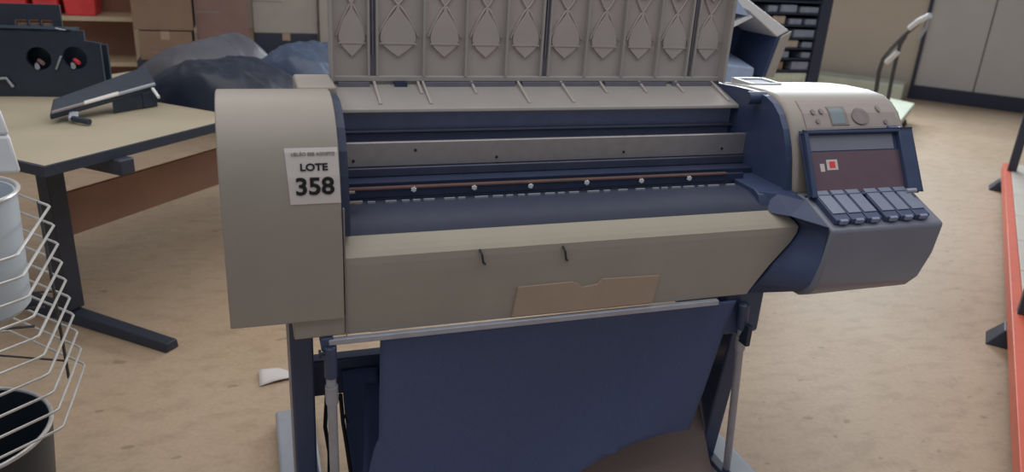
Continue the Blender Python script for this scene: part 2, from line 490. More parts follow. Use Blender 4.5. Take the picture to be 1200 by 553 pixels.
# ink module
profM = [(-.10, .878), (-.098, .80), (-.092, .735), (-.075, .706), (-.04, .688), (.03, .684), (.50, .684), (.53, .70), (.53, .915), (.01, .922)]
mod = MB()
# sides taper inwards towards the bottom
def modx(z, side):
    t = max(0, min(1, (.88 - z) / .2))
    return (1.318 - .012 * t) if side < 0 else (1.652 - .055 * t * t)
n = len(profM)
vs = [(modx(z, -1), y, z) for y, z in profM] + [(modx(z, 1), y, z) for y, z in profM]
mod.add(vs, [tuple(range(n)), tuple(reversed(range(n, 2 * n)))] + [(i, n + i, n + (i + 1) % n, (i + 1) % n) for i in range(n)])
im = prt(mod, 'ink_module', M['module'], bevel=.008)
prt(MB().prism_x([(.042, .686), (.3, .686), (.3, .93), (.075, .93), (.055, .922), (.042, .90)], 1.215, 1.325), 'module_cheek', M['navy'], bevel=.003)
prt(MB().hull8([(1.272, -.004, .883), (1.3125, -.092, .883), (1.3125, .05, .883), (1.215, .05, .883)], [(1.262, .045, .923), (1.3125, .004, .918), (1.3125, .06, .928), (1.22, .06, .926)]), 'module_shoulder', M['navy'])
mb = MB(); vs = []; KL = [(.700, 1.205, -.050), (.712, 1.216, -.066), (.735, 1.235, -.084), (.765, 1.255, -.090), (.79, 1.276, -.093), (.815, 1.296, -.095), (.838, 1.309, -.096), (.855, 1.311, -.097), (.872, 1.298, -.098), (.884, 1.272, -.098)]
KL = [(.687, 1.198, -.02)] + KL
for z, xk, yf in KL: vs += [(xk, -.004, z), (1.3125, yf + .006, z), (1.3125, .05, z), (xk, .05, z)]
fs = [(0, 3, 2, 1), tuple((len(KL) - 1) * 4 + k for k in range(4))]
for k in range(len(KL) - 1):
    a = 4 * k; b = a + 4
    fs += [(a, a + 1, b + 1, b), (a + 1, a + 2, b + 2, b + 1), (a + 2, a + 3, b + 3, b + 2), (a + 3, a, b, b + 3)]
prt(mb.add(vs, fs), 'module_side', M['navy'], smooth=True)

# cartridge bay: sloping tray with six cartridges
bay = prt(MB().hull8([(1.322, -.093, .872), (1.645, -.093, .872), (1.645, .02, .915), (1.322, .02, .915)],
                     [(1.322, -.093, .8795), (1.645, -.093, .8795), (1.645, .02, .924), (1.322, .02, .924)]), 'cartridge_tray', M['navy_dark'])
ang = math.atan2(.0445, .113)
for g, gx in enumerate((1.333, 1.478)):
    for k in range(3):
        x0 = gx + k * .0455
        mt = Matrix.Translation((x0, -.083, .884)) @ Matrix.Rotation(ang, 4, 'X')
        c_ = MB().box((0, .0, 0), (.0425, .108, .016), mt).build('ink_cartridge', M['navy'], P, bevel=.0025)
        MB().box((.003, .022, .0162), (.0395, .104, .0185), mt).build('cartridge_label', M['cartlabel'], c_)
        MB().box((.010, -.005, .006), (.032, .003, .017), mt).build('cartridge_latch', M['guide'], c_, bevel=.001)
# open door standing up against the front
def dq(x, s_, off):     # s_ 0..1 up the door
    return Vector((x, .014 + .080 * s_ - .87 * off, .918 + .142 * s_ + off * .48))
def dbox(x0, x1, s0, s1, o0, o1):
    return [dq(x0, s0, o0), dq(x1, s0, o0), dq(x1, s0, o1), dq(x0, s0, o1)], [dq(x0, s1, o0), dq(x1, s1, o0), dq(x1, s1, o1), dq(x0, s1, o1)]
dr = prt(MB().hull8(*dbox(1.322, 1.655, 0, 1, .008, .014)), 'ink_door', M['navy'], bevel=.002)
mb = MB()
for b in ((1.322, 1.337, 0, 1), (1.612, 1.655, 0, 1), (1.322, 1.655, .95, 1), (1.322, 1.655, 0, .03)): mb.hull8(*dbox(b[0], b[1], b[2], b[3], .013, .028))
prt(mb, 'door_rim', M['navy'], parent=dr, bevel=.003)
prt(MB().hull8(*dbox(1.338, 1.612, .05, .68, .013, .016)), 'door_inner_panel', M['brownpanel'], parent=dr)
prt(MB().hull8(*dbox(1.338, 1.60, .70, .94, .013, .0155)), 'door_upper_strip', M['module'], parent=dr)
stk = prt(MB().hull8(*dbox(1.385, 1.418, .40, .56, .0161, .0166)), 'door_sticker', M['paper'], parent=dr)
prt(MB().hull8(*dbox(1.393, 1.410, .43, .53, .0167, .017)), 'sticker_square', M['red'], parent=dr)
prt(MB().hull8(*dbox(1.365, 1.378, .38, .50, .0161, .0166)), 'door_sticker', M['paper'], parent=dr)
prt(MB().hull8(*dbox(1.425, 1.442, .055, .085, .0161, .0166)), 'door_mark', M['orange'], parent=dr)
prt(MB().tube([dq(1.60, .01, .03), dq(1.63, .01, .03)], .006, 12), 'door_hinge', M['chrome'], smooth=True)
prt(MB().box((1.60, .075, 1.058), (1.635, .11, 1.074)), 'door_catch', M['navy'], bevel=.005)

# lot sticker on the left cover
def lprof(z):
    for i in range(len(profL) - 1):
        (y0, z0), (y1, z1) = profL[i], profL[i + 1]
        if z0 <= z <= z1: return y0 + (z - z0) / (z1 - z0) * (y1 - y0)
mb = MB(); n = 14; vs = []
for i in range(n + 1):
    z = .972 + .102 * i / n; y = lprof(z); xo = -.006 * (i / n)
    vs += [(.124 + xo, y - .0012, z), (.2175 + xo * .3, y - .0012, z), (.2175 + xo * .3, y + .001, z), (.124 + xo, y + .001, z)]
fs = [(0, 1, 2, 3), (n * 4 + 3, n * 4 + 2, n * 4 + 1, n * 4)]
for i in range(n):
    a = i * 4; b = a + 4
    fs += [(a, a + 1, b + 1, b), (a + 1, a + 2, b + 2, b + 1), (a + 2, a + 3, b + 3, b + 2), (a + 3, a, b, b + 3)]
st = prt(mb.add(vs, fs), 'lot_sticker', M['paper'])
st['label'] = 'white paper lot sticker reading LOTE 358'
def tz(z, dz=.03):
    y = lprof(z); a = math.atan2(lprof(z + dz / 2) - lprof(z - dz / 2), dz)
    return Matrix.Translation((.170, y - .0022, z)) @ Matrix.Rotation(PI / 2 - a, 4, 'X')
text('lot_number', '358', .045, M['ink'], tz(1.004), st, bold=.0012, squash=1.08)
text('lot_word', 'LOTE', .0185, M['ink'], tz(1.040), st, bold=.0006, squash=1.15)
text('lot_heading', 'LEILÃO BSB AGOSTO', .0085, M['ink_soft'], tz(1.064, .01), st, bold=.0001, squash=1.0)
prt(MB().box((.127, lprof(.985) - .0018, .9800), (.2165, lprof(.985) - .0002, .9812)), 'sticker_line', M['ink_soft'], parent=st)
# ---------------- stand
def leg(x0, x1, name='stand_leg'):
    b = [(x0, .17, .05), (x1, .17, .05), (x1, .30, .05), (x0, .30, .05)]
    t = [(x0, .10, .69), (x1, .10, .69), (x1, .34, .69), (x0, .34, .69)]
    return prt(MB().hull8(b, t), name, M['leg'], bevel=.006)
leg(.112, .162); leg(1.262, 1.312)
def footp(x0, x1, y0, y1, xb):
    f = prt(MB().box((x0, y0, .02), (x1, y1, .05)), 'stand_foot', M['foot'], bevel=.01)
    prt(MB().box((xb, y0 + .02, .0501), (xb + .03, y1 - .01, .066)), 'foot_rail', M['navy_dark'], parent=f, bevel=.003)
    for y in (y0 + .05, y1 - .05):
        prt(MB().tube([((x0 + x1) / 2 - .01, y, .02), ((x0 + x1) / 2 + .01, y, .02)], .02, 16), 'caster', M['black'], parent=f, smooth=True)
footp(.076, .19, -.18, .72, .15)
footp(1.285, 1.405, -.18, .40, 1.285)
prt(MB().box((.16, .27, .37), (1.27, .31, .47)), 'cross_beam', M['leg'], bevel=.004)
rail = prt(MB().box((.185, -.014, .668), (1.105, .0, .681)), 'bin_rail', M['chrome'], bevel=.002)
prt(MB().box((.17, -.012, .655), (.195, .1, .684)), 'rail_bracket', M['navy'], bevel=.003)
# bin rods
def pole(top, bot, ny):
    o = prt(MB().tube([top, bot], .0105, 14), 'bin_rod', M['chrome'], smooth=True)
    t = Vector(top); d = (Vector(bot) - t).normalized()
    prt(MB().tube([t - d * .0, t + d * .075], .0135, 14), 'rod_sleeve', M['navy'], parent=o, smooth=True)
    prt(MB().tube([t + d * .10, t + d * .145], .0135, 14), 'rod_collar', M['chrome'], parent=o, smooth=True)
    return o
pole((.187, -.012, .665), (.196, .06, .06), 0)
pole((1.19, .0, .655), (1.31, .10, .066), 1)
prt(MB().tube([(.168, -.014, .652), (.185, -.014, .652)], .004, 10).tube([(.164, -.014, .652), (.169, -.014, .652)], .009, 14), 'rod_knob', M['black'])
prt(MB().box((1.20, -.02, .545), (1.213, .02, .60)), 'rod_latch', M['black'], bevel=.002)
prt(MB().box((1.13, .02, .56), (1.262, .26, .684)), 'leg_head', M['leg'], bevel=.01)

# cloth bin
def cloth(u, v):
    x = .292 + (1.165 - .292 - .05 * v) * u
    bz = max(.05, .264 - .65 * max(0, .95 - u) ** 1.9)
    if v < .75:
        t = v / .75
        z = .668 + (bz - .668) * t
        y = .003 + .05 * t ** .8 + .035 * math.sin(PI * t) * math.sin(PI * u) + .006 * math.sin(9 * u + 4 * t) * t
        xx = x - .05 * max(0, (t - .45) / .55) ** .6 * max(0, (.22 - u) / .22)
    else:
        t = (v - .75) / .25
        y = .053 + .20 * t; z = bz - .02 * math.sin(PI * t) + (.40 - bz) * t ** 2; xx = x - .05 * max(0, (.22 - u) / .22) * (1 - t)
    crease = .012 * math.exp(-((u - .80 + .10 * v) / .018) ** 2) * min(1, v * 3) if v < .75 else 0
    return Vector((xx, y - crease, z))
prt(MB().grid(cloth, 60, 48), 'catch_cloth', M['fabric'], smooth=True, solid=.002)
prt(MB().grid(lambda u, v: Vector((.235 + .09 * u + .02 * v, .262 - .05 * v + .006 * math.sin(6 * v + 3 * u), .44 - .40 * v)), 6, 16), 'cloth_side_panel', M['fabric'], smooth=True, solid=.002)
prt(MB().grid(lambda u, v: Vector((.40 + .858 * u, .275 - .20 * v + .01 * math.sin(5 * u), .34 - .315 * v ** .8)), 20, 12), 'taupe_lower_sheet', M['taupe'], smooth=True, solid=.002)  # taupe sheet sloping forward and down below the cloth
prt(MB().box((.272, -.002, .684), (.31, .004, .69)), 'cloth_clip', M['cream'])
# hanging cables behind the left rod
for pts in ([(383, 462), (381, 500), (386, 530), (386, 560)], [(399, 462), (402, 495), (406, 520), (412, 560)]):
    prt(MB().tube([at(a, b, y=.20) for a, b in pts], .005, 8), 'loose_cable', M['rubber'], smooth=True)
prt(MB().tube([at(a, b, y=.16) for a, b in ((397, 465), (401, 482), (408, 495))], .0022, 6), 'loose_cable', M['rubber'], smooth=True)

# paper scrap on the floor
a = at(325, 441, z=.004)
mb = MB().grid(lambda u, v: Vector((a.x - .06 + .13 * u, a.y - .05 + .10 * v + .03 * u, .002 + .008 * math.sin(3 * u + 2 * v))), 8, 6)
tag(mb.build('paper_scrap', M['paper'], smooth=True, solid=.001), 'small white paper scrap on the floor beside the printer\'s left leg', 'paper')
# ------------------------------------------------------------------ desk on the left
ut = Vector((.66, .75, 0)).normalized(); vt = Vector((.75, -.66, 0)).normalized()
K = at(51, 196, z=.75); K.z = 0
def D(u, v, z): return K + ut * u + vt * v + Vector((0, 0, z))
desk = thing('office_desk', K, 'beige-topped desk with dark edge and metal legs, left of the printer', 'desk')
def dbx(u0, u1, v0, v1, z0, z1):
    return MB().hull8([D(u0, v0, z0), D(u1, v0, z0), D(u1, v1, z0), D(u0, v1, z0)], [D(u0, v0, z1), D(u1, v0, z1), D(u1, v1, z1), D(u0, v1, z1)])
dbx(.012, 1.90, -1.09, -.012, .722, .751).build('desk_top', M['desk'], desk, bevel=.003)
e = dbx(0, 1.912, -.012, 0, .718, .75); e.add(dbx(0, .012, -1.10, -.0121, .718, .75).v, dbx(0, 1, 0, 1, 0, 1).f); e.add(dbx(0.0121, 1.912, -1.10, -1.09, .718, .75).v, dbx(0, 1, 0, 1, 0, 1).f)
e.build('edge_band', M['deskedge'], desk)
lp0 = at(84, 360, z=.05) - K; lu = lp0.dot(ut); lvv = lp0.dot(vt)
fe = at(190, 408, z=.03) - K; fv = fe.dot(vt)
for uu in (lu, 1.74):
    dbx(uu - .035, uu + .035, lvv - .03, lvv + .03, .05, .72).build('desk_leg', M['deskedge'], desk, bevel=.004)
    MB().hull8([D(uu - .035, lvv - .30, .0), D(uu + .035, lvv - .30, .0), D(uu + .03, fv, .0), D(uu - .03, fv, .0)],
               [D(uu - .03, lvv - .30, .05), D(uu + .03, lvv - .30, .05), D(uu + .025, fv, .035), D(uu - .025, fv, .035)]).build('desk_foot', M['deskedge'], desk, bevel=.004)
av = (at(150, 196, z=.69) - K); 
dbx(av.dot(ut) - .03, av.dot(ut) + .03, -.60, av.dot(vt), .665, .718).build('top_bracket', M['deskedge'], desk, bevel=.006)
dbx(lu + .035, 1.705, lvv - .01, lvv + .01, .335, .50).build('modesty_board', M['wood'], desk)

# dark mechanism lying on the desk
def pipe(name, pix, r, m, parent, y=None, z=None):
    return MB().tube([at(a, b, y=y, z=z) for a, b in pix], r, 10).build(name, m, parent, smooth=True)
mech = thing('printer_carriage_arm', at(120, 130, z=.751), 'long black machine bar with a pale label strip lying tilted across the beige desk', 'machine part')
q0, q1, q2, q3 = at(58, 134, z=.79), at(184, 99, z=.84), at(170, 77, z=.90), at(62, 116, z=.82)
dn = Vector((0, 0, .022))
MB().hull8([q0 - dn, q1 - dn, q2 - dn, q3 - dn], [q0, q1, q2, q3]).build('bar', M['black'], mech, bevel=.005)
def QP(s_, t_, h_=0): return q0.lerp(q1, s_).lerp(q3.lerp(q2, s_), t_) + Vector((0, 0, h_))
def qbox(s0, s1, t0, t1, h0, h1): return MB().hull8([QP(s0, t0, h0), QP(s1, t0, h0), QP(s1, t1, h0), QP(s0, t1, h0)], [QP(s0, t0, h1), QP(s1, t0, h1), QP(s1, t1, h1), QP(s0, t1, h1)])
qbox(.30, .62, -.03, .12, .001, .006).build('label_strip', M['paper'], mech)
qbox(.62, .98, -.04, .04, .001, .008).build('edge_rail', M['foot'], mech)  # pale stretch of the rail: the edge highlight is put in as colour
qbox(.02, .30, -.04, .06, .001, .007).build('edge_rail', M['button'], mech)
def skirt(s0, s1, t0, t1, name):
    a_, b_, c_, d_ = QP(s0, t0, -.021), QP(s1, t0, -.021), QP(s1, t1, -.021), QP(s0, t1, -.021)
    return MB().hull8([Vector((v.x, v.y, .7535)) for v in (a_, b_, c_, d_)], [a_, b_, c_, d_]).build(name, M['black'], mech, bevel=.002)
skirt(.55, .84, .02, .10, 'front_skirt'); skirt(.84, .985, .0, .7, 'end_block')
f0 = QP(.20, .0, -.02); sd = (q0 - q3).normalized()
MB().bar(f0, f0 + sd * .05 + Vector((0, 0, -.001)), .03, .016).build('foot_bracket', M['foot'], mech, bevel=.003)
MB().tube([f0 + sd * .045 , at(105, 143, z=.7655)], .011, 12).build('roller', M['black'], mech, smooth=True)
for a_, b_ in (((164, 96), (168, 106)), ((179, 104), (186, 114))):
    p_ = at(a_[0], a_[1], z=.84); MB().tube([p_, at(b_[0], b_[1], z=.82)], .006, 10).build('end_pin', M['white'], mech, smooth=True)

# black machine frame with two round openings behind it
B0 = at(-50, 60, y=2.20); B1 = at(118, 60, y=2.15); B0.z = B1.z = .752
bd = (B1 - B0); bd.z = 0; BL = bd.length; bd.normalize(); bn = bd.cross(Vector((0, 0, 1))) * -1
mf = thing('machine_frame', (B0 + B1) / 2, 'black metal machine frame with round openings standing on the back of the desk', 'machine part')
def BP(s_, z, d): return B0 + bd * s_ + Vector((0, 0, z)) + bn * d
H = .27
fr = bpy.data.objects
prof = [(0, 0), (BL, 0), (BL, H * .80), (BL - .03, H * .92), (BL - .10, H), (0, H)]
n = len(prof); mb = MB()
# plate with openings: built with columns around the two holes
holes = [((at(48, 80, y=2.18) - B0).dot(bd), .155, .058), ((at(90, 78, y=2.17) - B0).dot(bd), .16, .058)]
cols = [0, holes[0][0] - .045, holes[0][0] + .045, holes[1][0] - .045, holes[1][0] + .045, BL]
for (a_, b_) in ((cols[0], cols[1]), (cols[2], cols[3]), (cols[4], cols[5])):
    mb.hull8([BP(a_, 0, 0), BP(b_, 0, 0), BP(b_, 0, .02), BP(a_, 0, .02)], [BP(a_, H * (.85 if a_ > cols[3] else 1), 0), BP(b_, H * (.82 if b_ == BL else 1), 0), BP(b_, H * (.82 if b_ == BL else 1), .02), BP(a_, H * (.85 if a_ > cols[3] else 1), .02)])
for (hx, hz, hr) in holes:
    N = 16
    for k in range(N):
        a0 = 2 * PI * k / N; a1 = 2 * PI * (k + 1) / N
        def sq(a_):
            c, s2 = math.cos(a_), math.sin(a_); m_ = max(abs(c), abs(s2))
            zz = hz + s2 / m_ * .045
            if s2 / m_ > .99: zz = H
            if s2 / m_ < -.99: zz = 0
            return (hx + c / m_ * .045, zz)
        def ci(a_): return (hx + hr * .8 * math.cos(a_), hz + hr * .8 * math.sin(a_))
        p = [sq(a0), sq(a1), ci(a1), ci(a0)]
        mb.hull8([BP(x_, z_, 0) for x_, z_ in p], [BP(x_, z_, .02) for x_, z_ in p])
mb.build('side_plate', M['black'], mf)
MB().hull8([BP(0, 0, .10), BP(BL, 0, .10), BP(BL, 0, .12), BP(0, 0, .12)], [BP(0, H * .9, .10), BP(BL, H * .75, .10), BP(BL, H * .75, .12), BP(0, H * .9, .12)]).build('rear_plate', M['black'], mf)
MB().hull8([BP(0, H * .97, .0), BP(BL - .1, H * .97, .0), BP(BL - .1, H * .97, .12), BP(0, H * .97, .12)], [BP(0, H, .0), BP(BL - .1, H, .0), BP(BL - .1, H, .12), BP(0, H, .12)]).build('top_plate', M['black'], mf)
for i, (hx, hz, hr) in enumerate(holes):
    MB().tube([BP(hx - .01, hz - .012, .03), BP(hx + .012, hz - .02, .004)], .008, 12).build('shaft_end', M['card2'] if i == 0 else M['red'], mf, smooth=True)
    MB().tube([BP(hx - .02, hz - .03, .03), BP(hx - .008, hz - .035, -.006)], .009, 12).build('gear_pin', M['foot'], mf, smooth=True)
MB().bar(BP(cols[2] + .015, H * .42, -.004), BP(cols[2] + .04, H * .62, -.004), .014, .006).build('clip', M['foot'], mf, bevel=.002)
MB().bar(BP(BL - .16, H + .006, .01), BP(BL - .06, H * .92 + .004, .01), .012, .006).build('clip', M['foot'], mf, bevel=.002)
MB().tube([BP(.02, .03, -.01), BP(.10, .07, -.01), BP(.16, .075, -.01), BP(.18, .04, -.012)], .006, 8).build('lever', M['foot'], mf, smooth=True)
# grey slotted panel above
g0 = at(0, 46, y=(BP(BL * .5, 0, .1)).y + .02); g0b = at(72, 40, y=g0.y)
cz = [at(-60, 53, y=2.55), at(72, 42, y=2.45), at(80, 30, y=2.45), at(72, 2, y=2.45), at(-60, 12, y=2.55)]
gp = thing('slotted_panel', BP(BL * .4, 0, .09), 'grey slotted metal panel standing behind the black machine frame', 'machine part')
g1 = at(75, 45, y=2.44); g0 = at(-60, 50, y=2.44)
gzt = at(75, 6, y=2.44).z
zb_ = .752; s0, s1 = at(18, 30, y=2.44).x, at(62, 30, y=2.44).x; z1_, z2_ = at(40, 36, y=2.44).z, at(40, 23, y=2.44).z
mb = MB().box((g0.x, 2.44, zb_), (g1.x, 2.46, z1_)).box((g0.x, 2.44, z2_), (g1.x, 2.46, gzt)).box((g0.x, 2.44, z1_), (s0, 2.46, z2_)).box((s1, 2.44, z1_), (g1.x, 2.46, z2_))
mb.box((s0 + (s1 - s0) * .31, 2.442, z1_), (s0 + (s1 - s0) * .36, 2.458, z2_)).box((s0 + (s1 - s0) * .64, 2.442, z1_), (s0 + (s1 - s0) * .69, 2.458, z2_))
mb.build('panel', M['deskedge'], gp)
for i in range(3):
    a_ = s0 + (s1 - s0) * (i / 3 + .03)
    MB().box((a_, 2.462, z1_), (a_ + (s1 - s0) * .27, 2.47, z1_ + (z2_ - z1_) * .6)).build('slot_tab', M['cardlight'], gp)

# wrapped rolls on the back of the desk
def lump(name, u0, u1, v0, v1, hf, m, seed, parent, wr=1.0):
    def fn(u, v):
        e1 = 1 - abs(2 * u - 1) ** 6; e2 = max(0, math.sin(PI * v)) ** .6
        p = D(u0 + (u1 - u0) * u, v0 + (v1 - v0) * v, .752)
        h = hf(u) * max(0, e1) * e2
        h *= 1 + wr * (.10 * noise.noise(Vector((p.x * 9, p.y * 9, seed))) + .06 * noise.noise(Vector((p.x * 25, p.y * 14, seed))) + .03 * noise.noise(Vector((p.x * 60, p.y * 40, seed))))
        return p + Vector((0, 0, max(0, h)))
    return MB().grid(fn, 70, 44).build(name, m, parent, smooth=True)
bag = thing('wrapped_roll', D(1.05, -.27, .752), 'roll wrapped in near-black plastic film on the desk just behind the printer', 'roll')
h1 = at(220, 76, y=2.05).z - .752
lump('film_wrap', .86, 1.38, -.62, -.03, lambda u: h1 * (1 + .1 * u), M['bag'], 1, bag)
bag2 = thing('film_bundle', D(1.6, -.27, .752), 'plastic film bundle with a painted blue-grey sheen at the right end of the desk, against the raised lid', 'roll')
h2 = at(330, 52, y=2.5).z - .752
lump('film_wrap', 1.385, 1.89, -.52, -.03, lambda u: h2 * (.95 + .15 * u), M['bag2'], 5, bag2)
bag3 = thing('clear_film_roll', D(1.4, -.76, .752), 'long grey roll of clear film at the back of the desk, below the cartons', 'roll')
lump('film_wrap', 1.20, 1.89, -1.0, -.63, lambda u: (at(215, 66, y=2.45).z - .752) * (1 - u) + (at(370, 41, y=2.9).z - .752) * u * 1.05, M['bag3'], 9, bag3, .6)

# ------------------------------------------------------------------ shelving and cartons behind
BY = 4.86
bc = thing('wooden_shelf_unit', (-1.6, BY + .2, 0), 'brown wooden shelf unit with pale edges behind the desk', 'shelf')
zA = at(130, 73, y=BY).z; zB = at(130, 20, y=BY).z
bxr = at(157, 40, y=BY).x
MB().box((-3.2, BY + .36, 0), (bxr, BY + .38, 1.3)).build('back_panel', M['wood'], bc)
for z in (.06, zA - .03, zB - .03, 1.28):
    MB().box((-3.2, BY, z), (bxr, BY + .36, z + .03)).build('shelf_board', M['woodedge'], bc)
MB().box((bxr, BY, 0), (bxr + .025, BY + .38, 1.31)).build('side_board', M['woodedge'], bc)
MB().box((-3.225, BY, 0), (-3.2, BY + .38, 1.31)).build('side_board', M['woodedge'], bc)
def redbin(x0, x1, z0, h, label):
    y0, y1 = BY + .02, BY + .33
    t = thing('red_bin', ((x0 + x1) / 2, (y0 + y1) / 2, z0), label, 'bin', 'red bins on the wooden shelf')
    b = MB(); s_ = .012
    b.hull8([(x0 + s_, y0 + s_, z0), (x1 - s_, y0 + s_, z0), (x1 - s_, y1 - s_, z0), (x0 + s_, y1 - s_, z0)], [(x0, y0, z0 + h), (x1, y0, z0 + h), (x1, y1, z0 + h), (x0, y1, z0 + h)])
    b.build('body', M['red'], t, bevel=.01)
    MB().box((x0 - .006, y0 - .006, z0 + h + .001), (x1 + .006, y1 + .006, z0 + h + .018)).build('rim', M['red'], t, bevel=.004)
    MB().box(((x0 + x1) / 2 - .05, y0 - .003, z0 + h * .55), ((x0 + x1) / 2 + .05, y0 + .008, z0 + h * .75)).build('handle_slot', M['wood'], t)
for x0, x1, h, lb in ((74, 114, .24, 'rightmost red plastic bin on the wooden shelf, nearest the cartons'), (38, 70, .20, 'middle red plastic bin on the wooden shelf'), (-20, 33, .22, 'leftmost red plastic bin on the wooden shelf, at the photo edge')):
    a = at(x0, 15, y=BY + .02); b = at(x1, 15, y=BY + .02)
    redbin(a.x, b.x, zB + .001, h, lb)

TY = 4.45
zt = at(200, 71, y=TY + .02).z
tb = thing('storage_table', (.4, TY + .6, 0), 'low dark table behind the desk carrying the cartons', 'table')
MB().box((-.66, TY, zt - .05), (1.9, TY + .95, zt - .002)).build('table_top', M['deskedge'], tb)
for x in (-.2, 1.85):
    for y in (TY + .1, TY + .88): MB().box((x, y, 0), (x + .04, y + .04, zt - .05)).build('leg', M['deskedge'], tb)
def carton(x0, x1, y0, y1, z0, h, m, label, rot=0, flap=True):
    c = Vector(((x0 + x1) / 2, (y0 + y1) / 2, z0))
    t = thing('cardboard_box', c, label, 'box', 'cartons behind the desk')
    mt = Matrix.Translation(c) @ Matrix.Rotation(rot, 4, 'Z')
    hx, hy = (x1 - x0) / 2, (y1 - y0) / 2
    MB().box((-hx, -hy, 0), (hx, hy, h), mt).build('body', m, t, bevel=.004)
    MB().box((-.028, -hy - .001, h * .72), (.028, hy + .001, h + .001), mt).build('tape', M['tape'], t)
    if flap: MB().box((-hx - .001, -hy - .002, h * .40), (-hx * .1, -hy + .001, h * .415), mt).build('print_line', M['button'], t)
    return t
def cx(px0, px1, y, py=50): return at(px0, py, y=y).x, at(px1, py, y=y).x
x0, x1 = cx(164, 226, TY + .02, 60)
carton(x0, x1, TY + .02, TY + .36, zt, at(200, 37, y=TY + .02).z - zt, M['card'], 'small brown cardboard box under a larger one, right of the shelf unit', 0)
zc2 = at(200, 36, y=TY + .02).z + .002
x0, x1 = cx(156, 226, TY + .02, 30)
carton(x0, x1, TY + .02, TY + .36, zc2, .5, M['card'], 'large brown cardboard box stacked on a smaller one, right of the shelf unit', 0)
x0, x1 = cx(231, 292, TY + .1, 40)
carton(x0, x1, TY + .1, TY + .5, zt, .8, M['card2'], 'rosy brown cardboard box between the brown and the pale cartons', .0)
x0, x1 = cx(297, 372, TY + .2, 30)
zc = at(330, 39, y=TY + .2).z
carton(x0, x1, TY + .2, TY + .6, zt, zc - zt - .002, M['deskedge'], 'dark flat box underneath the pale grey carton', .0, False)
carton(x0, x1, TY + .2, TY + .6, zc, .55, M['cardlight'], 'pale grey carton with printed line, just left of the raised lid', 0)
x0, x1 = cx(374, 388, TY + .2, 30)
pb = MB().box((x0, TY + .15, zt), (x1 + .1, TY + .3, 1.5)).build('foam_board', M['cardlight'], bevel=.004)
tag(pb, 'upright pale foam board between the grey carton and the printer lid', 'board')

# ------------------------------------------------------------------ wire bin rack at the left edge
rk = thing('wire_bin', (-.62, .42, 0), 'silver wire bin with stacked horizontal rings at the left edge', 'wire basket')
for i in range(10):
    t = i / 9
    z = .798 - t * (.798 - .355)
    xr = -.413 + .019 * t; yb = .589 + .0 * t; yf = .262 + .0 * t
    pts = [(-.62, yb + .235, z), (xr - .008, yb + .006, z), (xr, yb - .008, z), (xr, yf + .010 + .03 * t, z), (xr - .008, yf - .002 + .03 * t, z), (-.60, yf - .17 + .03 * t, z), (-.90, yf - .17, z), (-.92, yb + .235, z)]
    MB().tube(pts, .0032, 8, closed=True).build('wire_ring', M['wire'], rk, smooth=True)
for (x, y, m) in ((-.445, .622, 'wire_dark'), (-.92, .81, 'wire_dark'), (-.91, .10, 'wire_dark')):
    MB().tube([(x, y, .80), (x, y, .30 if x > -.5 else 0)], .004, 8).build('upright', M[m], rk, smooth=True)
for y_ in (.40, .50, .60):
    MB().tube([(-.915, y_, .570), (-.62, y_, .570), (-.44, min(y_, .59), .570)], .003, 6).build('shelf_wire', M['wire_dark'], rk)
MB().tube([(-.445, .622, .352), (-.92, .81, .352), (-.91, .10, .352)], .003).build('base_wire', M['wire_dark'], rk)

bk = thing('white_bucket', (-.60, .50, .575), 'white plastic bucket with metal rim inside the silver wire bin', 'bucket')
bc_ = (-.592, .50, .575)
MB().lathe([(0.001, 0), (.115, 0), (.125, .012), (.135, .285), (.128, .285), (.118, .02), (.001, .015)], bc_).build('body', M['bucket'], bk, smooth=True)
ringpts = [(bc_[0] + .138 * math.cos(2 * PI * k / 40), bc_[1] + .138 * math.sin(2 * PI * k / 40), .865) for k in range(40)]
MB().tube(ringpts, .005, 8, closed=True).build('rim', M['wire'], bk, smooth=True)

tu = thing('round_tub', (-.66, .42, 0), 'dark round tub with shiny metal rim below the wire bin', 'tub')
MB().lathe([(.001, 0), (.17, 0), (.18, .02), (.205, .29), (.197, .29), (.172, .03), (.001, .025)], (-.655, .42, 0), 56).build('body', M['tub'], tu, smooth=True)
MB().tube([(-.655 + .203 * math.cos(2 * PI * k / 56), .42 + .203 * math.sin(2 * PI * k / 56), .293) for k in range(56)], .0055, 8, closed=True).build('rim', M['wire'], tu, smooth=True)

# white moulded machine cover resting on the rack top
wc = thing('white_plastic_housing', (-.75, .62, .88), 'white moulded plastic housing in two layers above the bucket, at the left edge', 'machine part')
def slab(pxb, pxt, py0, py1, y, name, d, z0=None):
    a_ = at(0, py1, y=y); b_ = at(pxb, py1, y=y); c_ = at(pxt, py0, y=y)
    return MB().hull8([(-1.0, y, a_.z), (b_.x, y, b_.z), (b_.x - .03, y + d, b_.z), (-1.0, y + d, a_.z)], [(-1.0, y + .01, c_.z), (c_.x, y + .01, c_.z), (c_.x - .03, y + d, c_.z), (-1.0, y + d, c_.z)]).build(name, M['white'], wc, bevel=.008)
slab(25, 10, 160, 203, .62, 'lower_shell', .10)
slab(12, -1, 128, 159, .63, 'upper_shell', .08)
MB().box((-.99, .63, .80), (-.72, .70, .90)).build('base_block', M['button'], wc)

